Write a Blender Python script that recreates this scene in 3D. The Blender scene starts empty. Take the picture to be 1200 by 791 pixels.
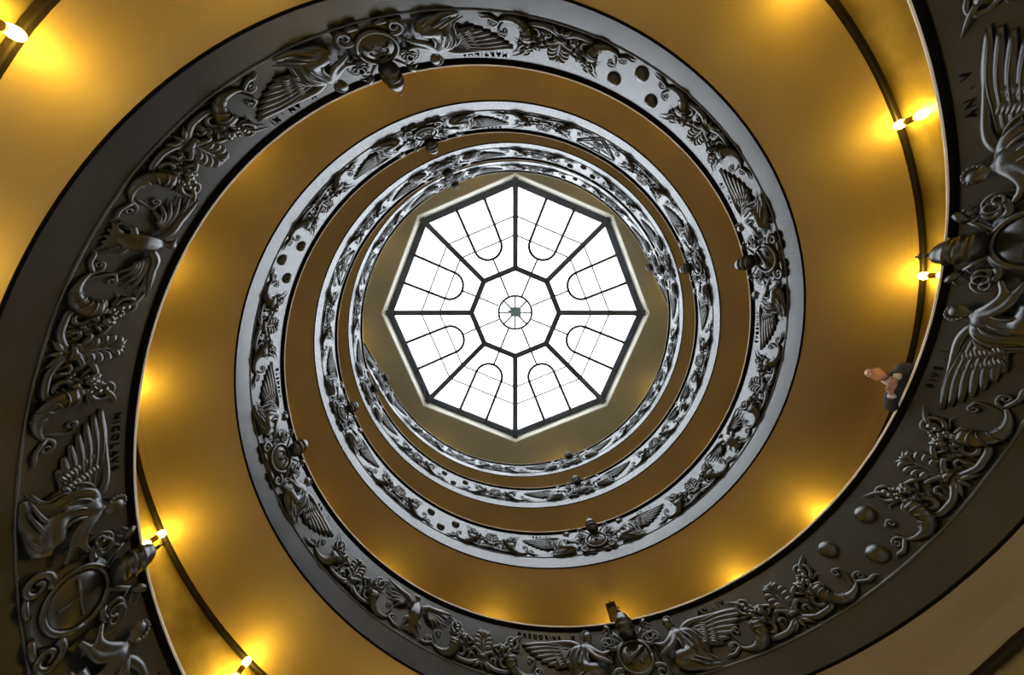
import bpy, bmesh, math, random
import numpy as np
from mathutils import Vector, Matrix

random.seed(7)
SC = 5.58                     # metres per fitted unit
PI = math.pi
FPX = 400.0
TILT_X, TILT_Y = 0.10635, 0.00245
CAM = (-0.01661 * SC, -0.22866 * SC, 0.0)

scene = bpy.context.scene
COL = scene.collection

# ------------------------------------------------------------------ camera, sky, exposure
cx, sx = math.cos(TILT_X), math.sin(TILT_X)
cy, sy = math.cos(TILT_Y), math.sin(TILT_Y)
RX = np.array([[1, 0, 0], [0, cx, -sx], [0, sx, cx]])
RY = np.array([[cy, 0, sy], [0, 1, 0], [-sy, 0, cy]])
MROT = RX @ RY                # rows: image right, image down, forward (world Z is up)
cam_data = bpy.data.cameras.new('camera')
cam = bpy.data.objects.new('camera', cam_data)
COL.objects.link(cam)
r_, d_, f_ = MROT
cam.matrix_world = Matrix(((r_[0], -d_[0], -f_[0], CAM[0]),
                           (r_[1], -d_[1], -f_[1], CAM[1]),
                           (r_[2], -d_[2], -f_[2], CAM[2]),
                           (0, 0, 0, 1)))
cam_data.sensor_fit = 'HORIZONTAL'
cam_data.sensor_width = 36.0
cam_data.lens = 36.0 * FPX / 1200.0
cam_data.clip_start = 0.05
cam_data.clip_end = 200
scene.camera = cam

world = bpy.data.worlds.new('overcast_sky')
scene.world = world
world.use_nodes = True
wn = world.node_tree.nodes
wn['Background'].inputs[0].default_value = (0.93, 0.97, 1.0, 1)
wn['Background'].inputs[1].default_value = 7.2

scene.view_settings.view_transform = 'Standard'
scene.view_settings.look = 'None'
scene.view_settings.exposure = 0.0
scene.view_settings.gamma = 1.0
scene.view_settings.use_curve_mapping = False
LAMP_COL = (1.0, 0.62, 0.06)
LAMP_STRENGTH = 118.0

# ------------------------------------------------------------------ helpers
def tag(o, label=None, cat=None, group=None, kind=None):
    if label: o['label'] = label
    if cat: o['category'] = cat
    if group: o['group'] = group
    if kind: o['kind'] = kind
    return o

def mesh_obj(name, V, F, mat, parent=None, smooth=True):
    me = bpy.data.meshes.new(name)
    me.from_pydata(np.asarray(V, float).tolist(), [], F)
    if smooth:
        me.polygons.foreach_set('use_smooth', [True] * len(me.polygons))
    me.materials.append(mat)
    o = bpy.data.objects.new(name, me)
    COL.objects.link(o)
    if parent is not None:
        o.parent = parent
    return o

def empty(name, loc=(0, 0, 0), rz=0.0):
    o = bpy.data.objects.new(name, None)
    o.empty_display_size = 0.2
    COL.objects.link(o)
    o.location = loc
    o.rotation_euler = (0, 0, rz)
    return o

class MB:
    """collects vertices and faces"""
    def __init__(s): s.V = []; s.F = []; s.n = 0
    def add(s, V, F):
        V = np.asarray(V, float)
        s.V.append(V)
        s.F += [tuple(i + s.n for i in f) for f in F]
        s.n += len(V)
        return s
    def verts(s): return np.concatenate(s.V) if s.V else np.zeros((0, 3))
    def mirror(s):
        V = s.verts().copy(); V[:, 0] *= -1
        m = MB(); m.add(V, [f[::-1] for f in s.F]); return m

def catmull(pts, n):
    p = np.asarray(pts, float)
    if len(p) == 2:
        t = np.linspace(0, 1, n)[:, None]
        return p[0] * (1 - t) + p[1] * t
    q = np.vstack([2 * p[0] - p[1], p, 2 * p[-1] - p[-2]])
    out = []
    m = len(p) - 1
    for t in np.linspace(0, m - 1e-6, n):
        i = int(t); s = t - i
        a, b, c, d = q[i], q[i + 1], q[i + 2], q[i + 3]
        out.append(0.5 * (2 * b + (c - a) * s + (2 * a - 5 * b + 4 * c - d) * s * s + (3 * b - a - 3 * c + d) * s ** 3))
    return np.array(out)

def tube(mb, path, rad, seg=8, flat=1.0, up=(0, 0, 1)):
    """tapered tube, flat scales the section along the relief depth axis"""
    P = np.asarray(path, float); n = len(P)
    R = np.asarray(rad, float)
    if len(R) != n:
        R = np.interp(np.linspace(0, 1, n), np.linspace(0, 1, len(R)), R)
    T = np.gradient(P, axis=0)
    T /= np.linalg.norm(T, axis=1)[:, None] + 1e-9
    up = np.array(up, float)
    V = []
    for i in range(n):
        t = T[i]
        u = up - t * (t @ up)
        l = np.linalg.norm(u)
        if l < 0.15:
            alt = np.array([0.3, 1, 0.2]); u = alt - t * (t @ alt); l = np.linalg.norm(u)
        u /= l
        w = np.cross(t, u)
        for k in range(seg):
            a = 2 * PI * k / seg
            V.append(P[i] + R[i] * (math.cos(a) * w + math.sin(a) * u * flat))
    F = []
    for i in range(n - 1):
        for k in range(seg):
            k2 = (k + 1) % seg
            F.append((i * seg + k, i * seg + k2, (i + 1) * seg + k2, (i + 1) * seg + k))
    F.append(tuple(range(seg))[::-1])
    F.append(tuple((n - 1) * seg + k for k in range(seg)))
    mb.add(V, F)

def blob(mb, c, r, seg=8, rings=6, rot=0.0, half=False):
    """ellipsoid; rot turns it in the x-y plane"""
    c = np.array(c, float); r = np.array(r if hasattr(r, '__len__') else (r, r, r), float)
    V = []; F = []
    t1 = PI / 2 if half else PI
    for i in range(rings + 1):
        th = t1 * i / rings
        for k in range(seg):
            a = 2 * PI * k / seg
            V.append((math.sin(th) * math.cos(a) * r[0], math.sin(th) * math.sin(a) * r[1], math.cos(th) * r[2]))
    V = np.array(V)
    ca, sa = math.cos(rot), math.sin(rot)
    V = np.stack([V[:, 0] * ca - V[:, 1] * sa, V[:, 0] * sa + V[:, 1] * ca, V[:, 2]], 1) + c
    for i in range(rings):
        for k in range(seg):
            k2 = (k + 1) % seg
            F.append((i * seg + k, (i + 1) * seg + k, (i + 1) * seg + k2, i * seg + k2))
    mb.add(V, F)

def torus(mb, c, R, r, seg=20, sub=6, ry=None):
    ry = ry or R
    path = [(c[0] + R * math.cos(a), c[1] + ry * math.sin(a), c[2]) for a in np.linspace(0, 2 * PI, seg + 1)]
    tube(mb, path, [r], sub)

def spiral(c, r0, turns, a0, n, sgn=1, r1=0.01, d=0.03):
    t = np.linspace(0, 1, n)
    a = a0 + sgn * turns * 2 * PI * t
    r = r0 + (r1 - r0) * t
    return np.stack([c[0] + r * np.cos(a), c[1] + r * np.sin(a), np.full(n, d)], 1)

def box(mb, lo, hi):
    x0, y0, z0 = lo; x1, y1, z1 = hi
    V = [(x0, y0, z0), (x1, y0, z0), (x1, y1, z0), (x0, y1, z0), (x0, y0, z1), (x1, y0, z1), (x1, y1, z1), (x0, y1, z1)]
    mb.add(V, [(3, 2, 1, 0), (4, 5, 6, 7), (0, 1, 5, 4), (1, 2, 6, 5), (2, 3, 7, 6), (3, 0, 4, 7)])

def lathe(mb, prof, seg=16, M=None):
    """prof: (radius, height) along z"""
    V = []; F = []
    for r, z in prof:
        for k in range(seg):
            a = 2 * PI * k / seg
            V.append((r * math.cos(a), r * math.sin(a), z))
    n = len(prof)
    for i in range(n - 1):
        for k in range(seg):
            k2 = (k + 1) % seg
            F.append((i * seg + k, i * seg + k2, (i + 1) * seg + k2, (i + 1) * seg + k))
    F.append(tuple(range(seg))[::-1]); F.append(tuple((n - 1) * seg + k for k in range(seg)))
    V = np.array(V)
    if M is not None:
        M = np.array(M); V = V @ M[:3, :3].T + M[:3, 3]
    mb.add(V, F)

# ------------------------------------------------------------------ materials
def new_mat(name):
    m = bpy.data.materials.new(name); m.use_nodes = True
    return m, m.node_tree.nodes, m.node_tree.links, m.node_tree.nodes['Principled BSDF']

def noise_mat(name, c1, c2, scale=2.0, rough=0.6, metal=0.0, detail=5.0, bump=0.0, rough2=None, spec=0.5, bscale=None, ior=1.5):
    m, n, l, b = new_mat(name)
    tc = n.new('ShaderNodeTexCoord')
    nz = n.new('ShaderNodeTexNoise'); nz.inputs['Scale'].default_value = scale; nz.inputs['Detail'].default_value = detail
    l.new(tc.outputs['Object'], nz.inputs['Vector'])
    rp = n.new('ShaderNodeValToRGB')
    rp.color_ramp.elements[0].position = 0.32; rp.color_ramp.elements[1].position = 0.7
    rp.color_ramp.elements[0].color = (*c1, 1); rp.color_ramp.elements[1].color = (*c2, 1)
    l.new(nz.outputs['Fac'], rp.inputs['Fac'])
    l.new(rp.outputs['Color'], b.inputs['Base Color'])
    b.inputs['Roughness'].default_value = rough
    b.inputs['Metallic'].default_value = metal
    b.inputs['Specular IOR Level'].default_value = spec
    b.inputs['IOR'].default_value = ior
    if rough2 is not None:
        mr = n.new('ShaderNodeMapRange'); mr.inputs['To Min'].default_value = rough; mr.inputs['To Max'].default_value = rough2
        l.new(nz.outputs['Fac'], mr.inputs['Value']); l.new(mr.outputs['Result'], b.inputs['Roughness'])
    if bump:
        n2 = n.new('ShaderNodeTexNoise'); n2.inputs['Scale'].default_value = bscale or scale * 8; n2.inputs['Detail'].default_value = 3
        l.new(tc.outputs['Object'], n2.inputs['Vector'])
        bp = n.new('ShaderNodeBump'); bp.inputs['Strength'].default_value = bump; bp.inputs['Distance'].default_value = 0.02
        l.new(n2.outputs['Fac'], bp.inputs['Height']); l.new(bp.outputs['Normal'], b.inputs['Normal'])
    return m

M_PANEL = noise_mat('patinated_bronze_panel', (0.010, 0.0115, 0.014), (0.016, 0.018, 0.021), 1.6, 0.19, 0.0, 4, 0.012, 0.27, ior=1.72)
M_RELIEF = noise_mat('dark_bronze_relief', (0.009, 0.009, 0.010), (0.015, 0.015, 0.016), 3.0, 0.26, 0.0, 4, 0.03, 0.38, ior=1.58)
M_RAIL = noise_mat('black_iron_moulding', (0.004, 0.004, 0.005), (0.007, 0.007, 0.008), 3.0, 0.6, spec=0.0)
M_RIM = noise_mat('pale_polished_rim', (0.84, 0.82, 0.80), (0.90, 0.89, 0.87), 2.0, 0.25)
M_PLASTER = noise_mat('cream_plaster', (0.29, 0.22, 0.11), (0.33, 0.255, 0.135), 0.7, 0.75, 0, 4, 0.03, bscale=3)
M_WALL = noise_mat('mottled_ochre_marble', (0.20, 0.155, 0.06), (0.60, 0.51, 0.27), 1.1, 0.32, 0, 8, 0.0)
M_CEIL = noise_mat('grey_cream_ceiling', (0.29, 0.29, 0.27), (0.33, 0.33, 0.31), 0.5, 0.85)
M_TRIM = noise_mat('dark_bronze_trim', (0.010, 0.008, 0.006), (0.018, 0.014, 0.010), 2, 0.5, spec=0.2)
M_FRAME = noise_mat('blue_grey_steel', (0.06, 0.075, 0.115), (0.08, 0.10, 0.145), 1.0, 0.45, 0.0)
M_THIN = noise_mat('dark_grey_glazing_bar', (0.04, 0.04, 0.045), (0.06, 0.06, 0.065), 1.0, 0.5)
M_FAINT = noise_mat('pale_grey_glazing_bar', (0.35, 0.35, 0.34), (0.42, 0.42, 0.40), 1.0, 0.5)
M_BORDER = noise_mat('cream_border', (0.80, 0.80, 0.72), (0.86, 0.86, 0.78), 1.0, 0.6)
M_FLOOR = noise_mat('grey_stone_floor', (0.22, 0.20, 0.17), (0.30, 0.27, 0.23), 1.0, 0.5)
M_BRASS = noise_mat('lamp_brass', (0.22, 0.13, 0.04), (0.30, 0.19, 0.07), 6, 0.35, 0.9)
M_SIGN = noise_mat('brown_sign_wood', (0.05, 0.032, 0.015), (0.075, 0.05, 0.025), 5, 0.55)
M_SIGNFACE = noise_mat('ochre_sign_face', (0.30, 0.20, 0.06), (0.36, 0.25, 0.09), 3, 0.5)
M_BLUE = noise_mat('pale_blue_metal', (0.25, 0.45, 0.62), (0.30, 0.52, 0.70), 2, 0.5)
M_SKIN = noise_mat('skin', (0.50, 0.26, 0.17), (0.60, 0.33, 0.23), 9, 0.5)
M_JACKET = noise_mat('dark_suit_cloth', (0.016, 0.019, 0.026), (0.03, 0.033, 0.042), 30, 0.85)
M_HAIR = noise_mat('brown_grey_hair', (0.12, 0.065, 0.04), (0.20, 0.12, 0.08), 40, 0.6)
M_SHIRT = noise_mat('pale_shirt_cloth', (0.55, 0.60, 0.66), (0.65, 0.69, 0.74), 20, 0.8)
M_BLACK = noise_mat('black_plastic', (0.01, 0.01, 0.01), (0.02, 0.02, 0.02), 10, 0.3)
M_SHOE = noise_mat('black_leather', (0.012, 0.01, 0.01), (0.02, 0.018, 0.016), 20, 0.35)

def glass_mat():
    m, n, l, b = new_mat('frosted_white_glass')
    n.remove(b)
    out = n['Material Output']
    tr = n.new('ShaderNodeBsdfTransparent'); tr.inputs[0].default_value = (0.97, 0.985, 1.0, 1)
    tl = n.new('ShaderNodeBsdfTranslucent'); tl.inputs[0].default_value = (0.95, 0.97, 1.0, 1)
    mx = n.new('ShaderNodeMixShader'); mx.inputs[0].default_value = 0.25
    nz = n.new('ShaderNodeTexNoise'); nz.inputs['Scale'].default_value = 0.8
    mr = n.new('ShaderNodeMapRange'); mr.inputs['To Min'].default_value = 0.18; mr.inputs['To Max'].default_value = 0.32
    l.new(nz.outputs['Fac'], mr.inputs['Value']); l.new(mr.outputs['Result'], mx.inputs[0])
    l.new(tr.outputs[0], mx.inputs[1]); l.new(tl.outputs[0], mx.inputs[2]); l.new(mx.outputs[0], out.inputs['Surface'])
    return m
M_GLASS = glass_mat()

def emit_mat(name, col, s):
    m, n, l, b = new_mat(name)
    b.inputs['Base Color'].default_value = (*col, 1)
    b.inputs['Emission Color'].default_value = (*col, 1)
    b.inputs['Emission Strength'].default_value = s
    return m
M_BULB_HIGH = emit_mat('dimmer_lit_lamp_glass', LAMP_COL, LAMP_STRENGTH * 0.45)
M_BULB = emit_mat('lit_lamp_glass', LAMP_COL, LAMP_STRENGTH)

# ------------------------------------------------------------------ the double helix (fitted to the photograph)
H0, HP, H2, H3 = 0.57727, 1.32351, 0.00428, 0.01234
RC = (1.0, -0.22446, 0.80563, -0.57391, 0.14646)
PH0, PH1 = 0.27768, -0.03212
KPH = -0.01348
NODA = np.array([0.00646, 0.00938, -0.00889, -0.01545, -0.01038, 0.01775, 0.01929, 0.01961, 0.01429, 0.00745, 0.00654, -0.00208, -0.0185, -0.02073, -0.00355, -0.00123, 0.0058, -0.00447, 0.00332, 0.00473, 0.00045, 0.00456, 0.01149, 0.00831, 0.00559, -0.00408, 0.00516, 0.00058, 0.0])
NODB = np.array([0.00006, 0.00138, -0.00045, -0.02106, -0.00834, -0.00133, -0.00443, -0.00976, 0.00524, 0.00441, 0.00769, 0.0129, 0.00216, -0.0058, -0.01644, -0.00596, -0.01035, -0.00983, 0.00705, 0.00024, 0.00442, 0.00349, 0.00703, 0.00308, -0.00274, -0.01087, -0.02347, 0.00265, 0.00133, 0.0])
D2R = PI / 180
U_END = 1.985
U_BEG = -0.42

def bspl(phi, n0, vals):
    t = np.clip((np.degrees(phi) - n0) / 30.0, 1, len(vals) - 2.001)
    i = t.astype(int); s = t - i
    g = lambda j: vals[np.clip(i + j, 0, len(vals) - 1)]
    return ((1 - s) ** 3 * g(-1) + (3 * s ** 3 - 6 * s * s + 4) * g(0) + (-3 * s ** 3 + 3 * s * s + 3 * s + 1) * g(1) + s ** 3 * g(2)) / 6

def U(k, phi): return (phi - k * (PI + KPH)) / (2 * PI)
def PHI(k, u): return u * 2 * PI + k * (PI + KPH)
def RBASE(u):
    v = np.clip(u, -0.16, 2.02)
    return RC[0] + RC[1] * v + RC[2] * v ** 2 + RC[3] * v ** 3 + RC[4] * v ** 4
def RAD(k, phi):
    u = U(k, phi)
    nod = bspl(phi, -60, NODA) if k == 0 else bspl(phi, 90, NODB)
    fl = np.clip((u - 1.935) / 0.06, 0, 1)
    return SC * RBASE(u) * (1 + nod) * (1 + 0.09 * fl * fl)
def HGT(k, phi):
    u = U(k, phi)
    return SC * (H0 + HP * u + H2 * u ** 2 + H3 * u ** 3)
def PAR(k, phi): return SC * (PH0 + PH1 * U(k, phi))
WU = np.array([-0.5, 0.0, 0.07, 0.11, 0.2, 0.36, 0.46, 0.7, 1.0, 2.0, 3.0])
WW = np.array([0.9, 0.95, 1.05, 1.32, 1.75, 2.14, 2.30, 2.42, 2.50, 2.60, 2.6])
def WRAD(k, phi):
    u = U(k, phi)
    return SC * RBASE(u) + np.interp(u, WU, WW)

NOM = 1.55                    # nominal parapet height the templates are drawn at
def PT(k, phi, v, d):
    """point on strand k: v = height share of the parapet, d = metres towards the well"""
    R = RAD(k, phi) - d
    return np.stack([R * np.cos(phi), R * np.sin(phi), HGT(k, phi) + v * PAR(k, phi)], 1)

def bend(mb, k, phic, sxx=1.0, x0=0.0, ds=1.0):
    """template (x along the reading direction, y up, z depth) wrapped onto strand k"""
    V = mb.verts()
    R0 = RAD(k, np.array([phic]))[0]
    phi = phic - (x0 + V[:, 0] * sxx) / R0
    return PT(k, phi, V[:, 1] / NOM, V[:, 2] * ds)

def sweep(k, prof, u0, u1, n, closed=True, ring=None):
    """sweep a profile of (d, v_metres) along the strand"""
    us = np.linspace(u0, u1, n); m = len(prof)
    V = []
    for (d, y) in prof:
        ph = PHI(k, us)
        R = RAD(k, ph) - d if ring is None else ring(ph) - d
        V.append(np.stack([R * np.cos(ph), R * np.sin(ph), HGT(k, ph) + y], 1))
    V = np.stack(V, 1).reshape(-1, 3)
    F = []
    mm = m if closed else m - 1
    for i in range(n - 1):
        for j in range(mm):
            j2 = (j + 1) % m
            F.append((i * m + j, i * m + j2, (i + 1) * m + j2, (i + 1) * m + j))
    if closed:
        F.append(tuple(range(m))[::-1]); F.append(tuple((n - 1) * m + j for j in range(m)))
    return V, F

# ------------------------------------------------------------------ the setting
ZC = 22.0                     # ceiling height
SKC = (0.07, -0.50)           # skylight centre
FLOOR_Z = -1.5
mb = MB()
seg = 96
V = [(0, 0, FLOOR_Z)] + [(13 * math.cos(2 * PI * i / seg), 13 * math.sin(2 * PI * i / seg), FLOOR_Z) for i in range(seg)]
mb.add(V, [(0, 1 + i, 1 + (i + 1) % seg) for i in range(seg)])
tag(mesh_obj('floor', mb.verts(), mb.F, M_FLOOR, smooth=False), kind='structure')

for k in (0, 1):
    us = np.linspace(U_BEG, U_END, 420)
    ph = PHI(k, us)
    Ri = RAD(k, ph) ; Rw = WRAD(k, ph); hz = HGT(k, ph)
    cols = [(Ri + 0.012, hz + 0.004), (Ri + 0.016, hz + 0.004), (Ri + 0.12, hz + 0.004)]
    for t in (0.25, 0.5, 0.75):
        cols.append((Ri + 0.12 + (Rw - 0.26 - Ri - 0.12) * t, hz + 0.015 + 0.03 * math.sin(t * PI)))
    cols += [(Rw - 0.26, hz + 0.015), (Rw - 0.245, hz - 0.005), (Rw - 0.21, hz - 0.005), (Rw - 0.17, hz - 0.03), (Rw - 0.13, hz - 0.055), (Rw + 0.1, hz - 0.06),
             (Rw + 0.1, hz + 0.30), (Ri + 0.20, hz + 0.30), (Ri + 0.012, hz + 0.30)]
    m = len(cols)
    V = np.stack([np.stack([r * np.cos(ph), r * np.sin(ph), z], 1) for r, z in cols], 1).reshape(-1, 3)
    F = []
    for i in range(len(us) - 1):
        for j in range(m):
            j2 = (j + 1) % m
            F.append((i * m + j, i * m + j2, (i + 1) * m + j2, (i + 1) * m + j))
    F.append(tuple(range(m))[::-1]); F.append(tuple((len(us) - 1) * m + j for j in range(m)))
    tag(mesh_obj('ramp_%d' % (k + 1), V, F, M_PLASTER), kind='structure',
        label='cream plaster spiral ramp seen from below' if k == 0 else 'second intertwined cream plaster spiral ramp')
    # the outer wall from this ramp up to the soffit of the ramp above
    us = np.linspace(U_BEG - 0.3, U_END + 0.02, 420)
    ph = PHI(k, us)
    V = []
    nz = 9
    ZTOP = ZC + 0.05
    RTOP = SC * RBASE(np.array([2.02]))[0] + 2.6
    for i, (u, p) in enumerate(zip(us, ph)):
        z0 = HGT(k, np.array([p]))[0] - 0.05; r0 = WRAD(k, np.array([p]))[0]
        if u + 0.5 <= U_END:
            p1 = PHI(k, u + 0.5)
            z1 = HGT(k, np.array([p1]))[0] + 0.05; r1 = WRAD(k, np.array([p1]))[0]
        else:
            z1 = ZTOP; r1 = RTOP
        for j in range(nz):
            t = j / (nz - 1)
            V.append(((r0 + (r1 - r0) * t) * math.cos(p), (r0 + (r1 - r0) * t) * math.sin(p), z0 + (z1 - z0) * t))
    F = [(i * nz + j, (i + 1) * nz + j, (i + 1) * nz + j + 1, i * nz + j + 1) for i in range(len(us) - 1) for j in range(nz - 1)]
    w = mesh_obj('wall_outer_%d' % (k + 1), V, F, M_WALL)
    so = w.modifiers.new('thick', 'SOLIDIFY'); so.thickness = 0.3; so.offset = 1.0
    tag(w, kind='structure', label='mottled ochre outer wall along the ramp')
    # dark trim that runs along the wall right under the soffit
    prof = [(0.13, -0.05), (0.13, -0.10), (0.115, -0.115), (0.035, -0.115), (0.02, -0.10), (0.02, -0.05)]
    V, F = sweep(k, prof, U_BEG, U_END, 360, True, ring=lambda p, k=k: WRAD(k, p))
    tag(mesh_obj('trim_%d' % (k + 1), V, F, M_TRIM, smooth=False), kind='structure', label='dark trim under the ramp soffit')

# ceiling with its octagonal opening
OCT_R = 156.5 / 400.0 * ZC
def octp(r, z, i): return (SKC[0] + r * math.cos(i * PI / 4), SKC[1] + r * math.sin(i * PI / 4), z)
mb = MB()
n = 96
V = []; F = []
for ring in range(2):
    for z in (ZC, ZC + 0.5):
        for i in range(n):
            a = 2 * PI * i / n
            if ring == 0:
                j = int(i // (n // 8)); t = (i % (n // 8)) / (n // 8)
                p = np.array(octp(OCT_R, z, j)) * (1 - t) + np.array(octp(OCT_R, z, j + 1)) * t
                V.append(tuple(p))
            else:
                V.append((12.6 * math.cos(a), 12.6 * math.sin(a), z))
for i in range(n):
    j = (i + 1) % n
    F += [(i, j, 2 * n + j, 2 * n + i), (n + j, n + i, 3 * n + i, 3 * n + j), (j, i, n + i, n + j), (2 * n + i, 2 * n + j, 3 * n + j, 3 * n + i)]
tag(mesh_obj('ceiling', V, F, M_CEIL, smooth=False), kind='structure', label='grey cream ceiling around the octagonal skylight')

# ------------------------------------------------------------------ skylight
sky = empty('window_1', (SKC[0], SKC[1], ZC))
tag(sky, 'octagonal skylight of white panes in blue grey steel bars', kind='structure')
OV = 153.0 / 400 * ZC         # outer beam octagon
IV = 53.5 / 400 * ZC          # inner octagon
def rise(r): return 0.30 + 1.0 * max(0.0, 1 - r / OV)
def sp(r, ang): return np.array((r * math.cos(ang), r * math.sin(ang), rise(r)))
def bar(name, pts, w, h, mat, parent=sky):
    mb = MB()
    P = np.asarray(pts, float)
    tube(mb, P, [w], 4 if len(P) < 3 else 6, h / w)
    return mesh_obj(name, mb.verts(), mb.F, mat, parent, smooth=len(P) > 2)
def beam(name, a, b, w, h, mat):
    a = np.array(a); b = np.array(b); t = (b - a) / np.linalg.norm(b - a)
    s = np.cross(t, (0, 0, 1)); s /= np.linalg.norm(s)
    up = np.array((0, 0, 1.0))
    V = []
    for p in (a, b):
        for x, y in ((-1, -1), (1, -1), (1, 1), (-1, 1)):
            V.append(p + s * x * w / 2 + up * (y * h / 2))
    F = [(3, 2, 1, 0), (4, 5, 6, 7), (0, 1, 5, 4), (1, 2, 6, 5), (2, 3, 7, 6), (3, 0, 4, 7)]
    return mesh_obj(name, V, F, mat, sky, smooth=False)
for i in range(8):
    a0, a1 = i * PI / 4, (i + 1) * PI / 4
    am = (a0 + a1) / 2
    # cream border strip of the opening
    o0 = np.array(octp(OCT_R + 0.03, -0.02, i)) - np.array((*SKC, 0)); o1 = np.array(octp(OCT_R + 0.03, -0.02, i + 1)) - np.array((*SKC, 0))
    i0 = np.array(octp(OCT_R - 0.10, 0.22, i)) - np.array((*SKC, 0)); i1 = np.array(octp(OCT_R - 0.10, 0.22, i + 1)) - np.array((*SKC, 0))
    zz = np.array((0, 0, 0.5))
    mesh_obj('border', [o0, o1, i1, i0, o0 + zz, o1 + zz, i1 + zz, i0 + zz],
             [(0, 1, 2, 3), (7, 6, 5, 4), (1, 0, 4, 5), (2, 1, 5, 6), (3, 2, 6, 7), (0, 3, 7, 4)], M_BORDER, sky, False)
    zb = np.array((0, 0, 0.32))
    beam('outer_beam', sp(OV - 0.16, a0) + zb, sp(OV - 0.16, a1) + zb, 0.40, 0.3, M_FRAME)
    beam('spoke_beam', sp(IV, a0), sp(OV, a0), 0.34, 0.26, M_FRAME)
    beam('inner_beam', sp(IV, a0), sp(IV, a1), 0.34, 0.26, M_FRAME)
    # panes
    up = np.array((0, 0, 0.18))
    q = [sp(IV, a0), sp(OV, a0), sp(OV, a1), sp(IV, a1)]
    th = np.array((0, 0, 0.02))
    V = [p + up for p in q] + [p + up + th for p in q]
    mesh_obj('pane', V, [(3, 2, 1, 0), (4, 5, 6, 7), (0, 1, 5, 4), (1, 2, 6, 5), (2, 3, 7, 6), (3, 0, 4, 7)], M_GLASS, sky, False)
    q = [np.array((0, 0, rise(0))), sp(IV, a0), sp(IV, a1)]
    V = [p + up for p in q] + [p + up + th for p in q]
    mesh_obj('pane', V, [(2, 1, 0), (3, 4, 5), (0, 1, 4, 3), (1, 2, 5, 4), (2, 0, 3, 5)], M_GLASS, sky, False)
    # the U shaped bar of each field
    er = np.array((math.cos(am), math.sin(am))); et = np.array((-er[1], er[0]))
    apo = OV * math.cos(PI / 8)
    def lp(rr, tt):
        x = er * rr + et * tt
        f = rr / math.cos(PI / 8)
        return (x[0], x[1], rise(f) + 0.02)
    pts = []
    hw = 0.92
    for rr in np.linspace(apo - 0.1, 0.60 * apo, 5): pts.append(lp(rr, hw * (0.98 + 0.15 * (rr / apo - 0.6))))
    for t in np.linspace(0, PI, 13)[1:-1]: pts.append(lp(0.60 * apo - 0.85 * math.sin(t), hw * 0.98 * math.cos(t)))
    for rr in np.linspace(0.60 * apo, apo - 0.1, 5): pts.append(lp(rr, -hw * (0.98 + 0.15 * (rr / apo - 0.6))))
    bar('arched_bar', pts, 0.095, 0.06, M_THIN)
    bar('glazing_bar', [lp(0.60 * apo - 0.85, 0), lp(1.05, 0)], 0.065, 0.03, M_THIN if i in (1, 2, 5, 6) else M_FAINT)
    for fr in (0.74, 0.60):
        bar('glazing_bar', [lp(apo * fr, -apo * fr * math.tan(PI / 8)), lp(apo * fr, apo * fr * math.tan(PI / 8))], 0.055, 0.02, M_FAINT)
mb = MB(); torus(mb, (0, 0, rise(0) + 0.02), 20.5 / 400 * ZC, 0.085, 32, 6)
mesh_obj('hub_ring', mb.verts(), mb.F, M_THIN, sky)
for i in range(8):
    a = i * PI / 4
    bar('hub_spoke', [(0.2 * math.cos(a), 0.2 * math.sin(a), rise(0) + 0.02), (1.12 * math.cos(a), 1.12 * math.sin(a), rise(0) + 0.02)], 0.06, 0.03, M_THIN)
mb = MB(); box(mb, (-0.36, -0.32, -0.25), (0.36, 0.32, 0.05)); box(mb, (-0.52, -0.10, -0.12), (-0.36, 0.08, 0.0))
mesh_obj('hub_box', mb.verts() + np.array((0.02, -0.05, rise(0))), mb.F, M_BLUE, sky, False)

# ------------------------------------------------------------------ relief templates (x reading direction, y height in metres, z depth)
TPL = {}
def S(q, a, b, c): return (a, b, c)[q]

def t_stem(q):
    """lower stem ending in a volute; x grows away from the knot"""
    sg = S(q, 8, 6, 5)
    m = MB()
    path = np.vstack([catmull([(0.0, .66, .05), (.10, .57, .06), (.24, .505, .06), (.38, .50, .06)], S(q, 14, 9, 6)),
                      spiral((.44, .645), .145, 1.5, -1.75, S(q, 30, 16, 11), 1, .03, .06)])
    tube(m, path, [.038, .042, .038, .030, .016], sg)
    tube(m, catmull([(.24, .51, .05), (.27, .62, .06), (.22, .70, .05), (.16, .68, .05), (.18, .63, .05)], S(q, 18, 10, 7)), [.026, .022, .010], sg)
    return m
def t_tendril(q):
    sg = S(q, 8, 6, 5)
    m = MB()
    path = np.vstack([catmull([(.02, .68, .05), (.10, .82, .06), (.24, .94, .06), (.42, 1.0, .06)], S(q, 14, 9, 6)),
                      spiral((.56, 1.10), .155, 1.55, -2.35, S(q, 34, 18, 12), 1, .03, .055)])
    tube(m, path, [.036, .034, .030, .025, .015], sg)
    blob(m, (.56, 1.10, .05), (.06, .06, .06), sg, 5)
    tube(m, catmull([(.58, 1.12, .06), (.66, 1.2, .07), (.80, 1.30, .04)], S(q, 8, 6, 4)), [.035, .03, .004], sg)
    # side shoots
    tube(m, np.vstack([catmull([(.22, .92, .05), (.32, .84, .05), (.40, .84, .05)], S(q, 8, 5, 4)), spiral((.43, .90), .06, 1.2, -1.9, S(q, 14, 9, 6), 1, .015, .045)]), [.022, .012], sg)
    tube(m, catmull([(.05, .78, .05), (.14, .76, .06), (.18, .84, .05), (.12, .88, .05), (.09, .83, .05)], S(q, 14, 9, 6)), [.026, .012], sg)
    tube(m, catmull([(.45, 1.0, .05), (.60, .93, .05), (.70, .97, .04), (.76, .93, .03)], S(q, 10, 6, 4)), [.022, .004], sg)
    return m
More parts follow.
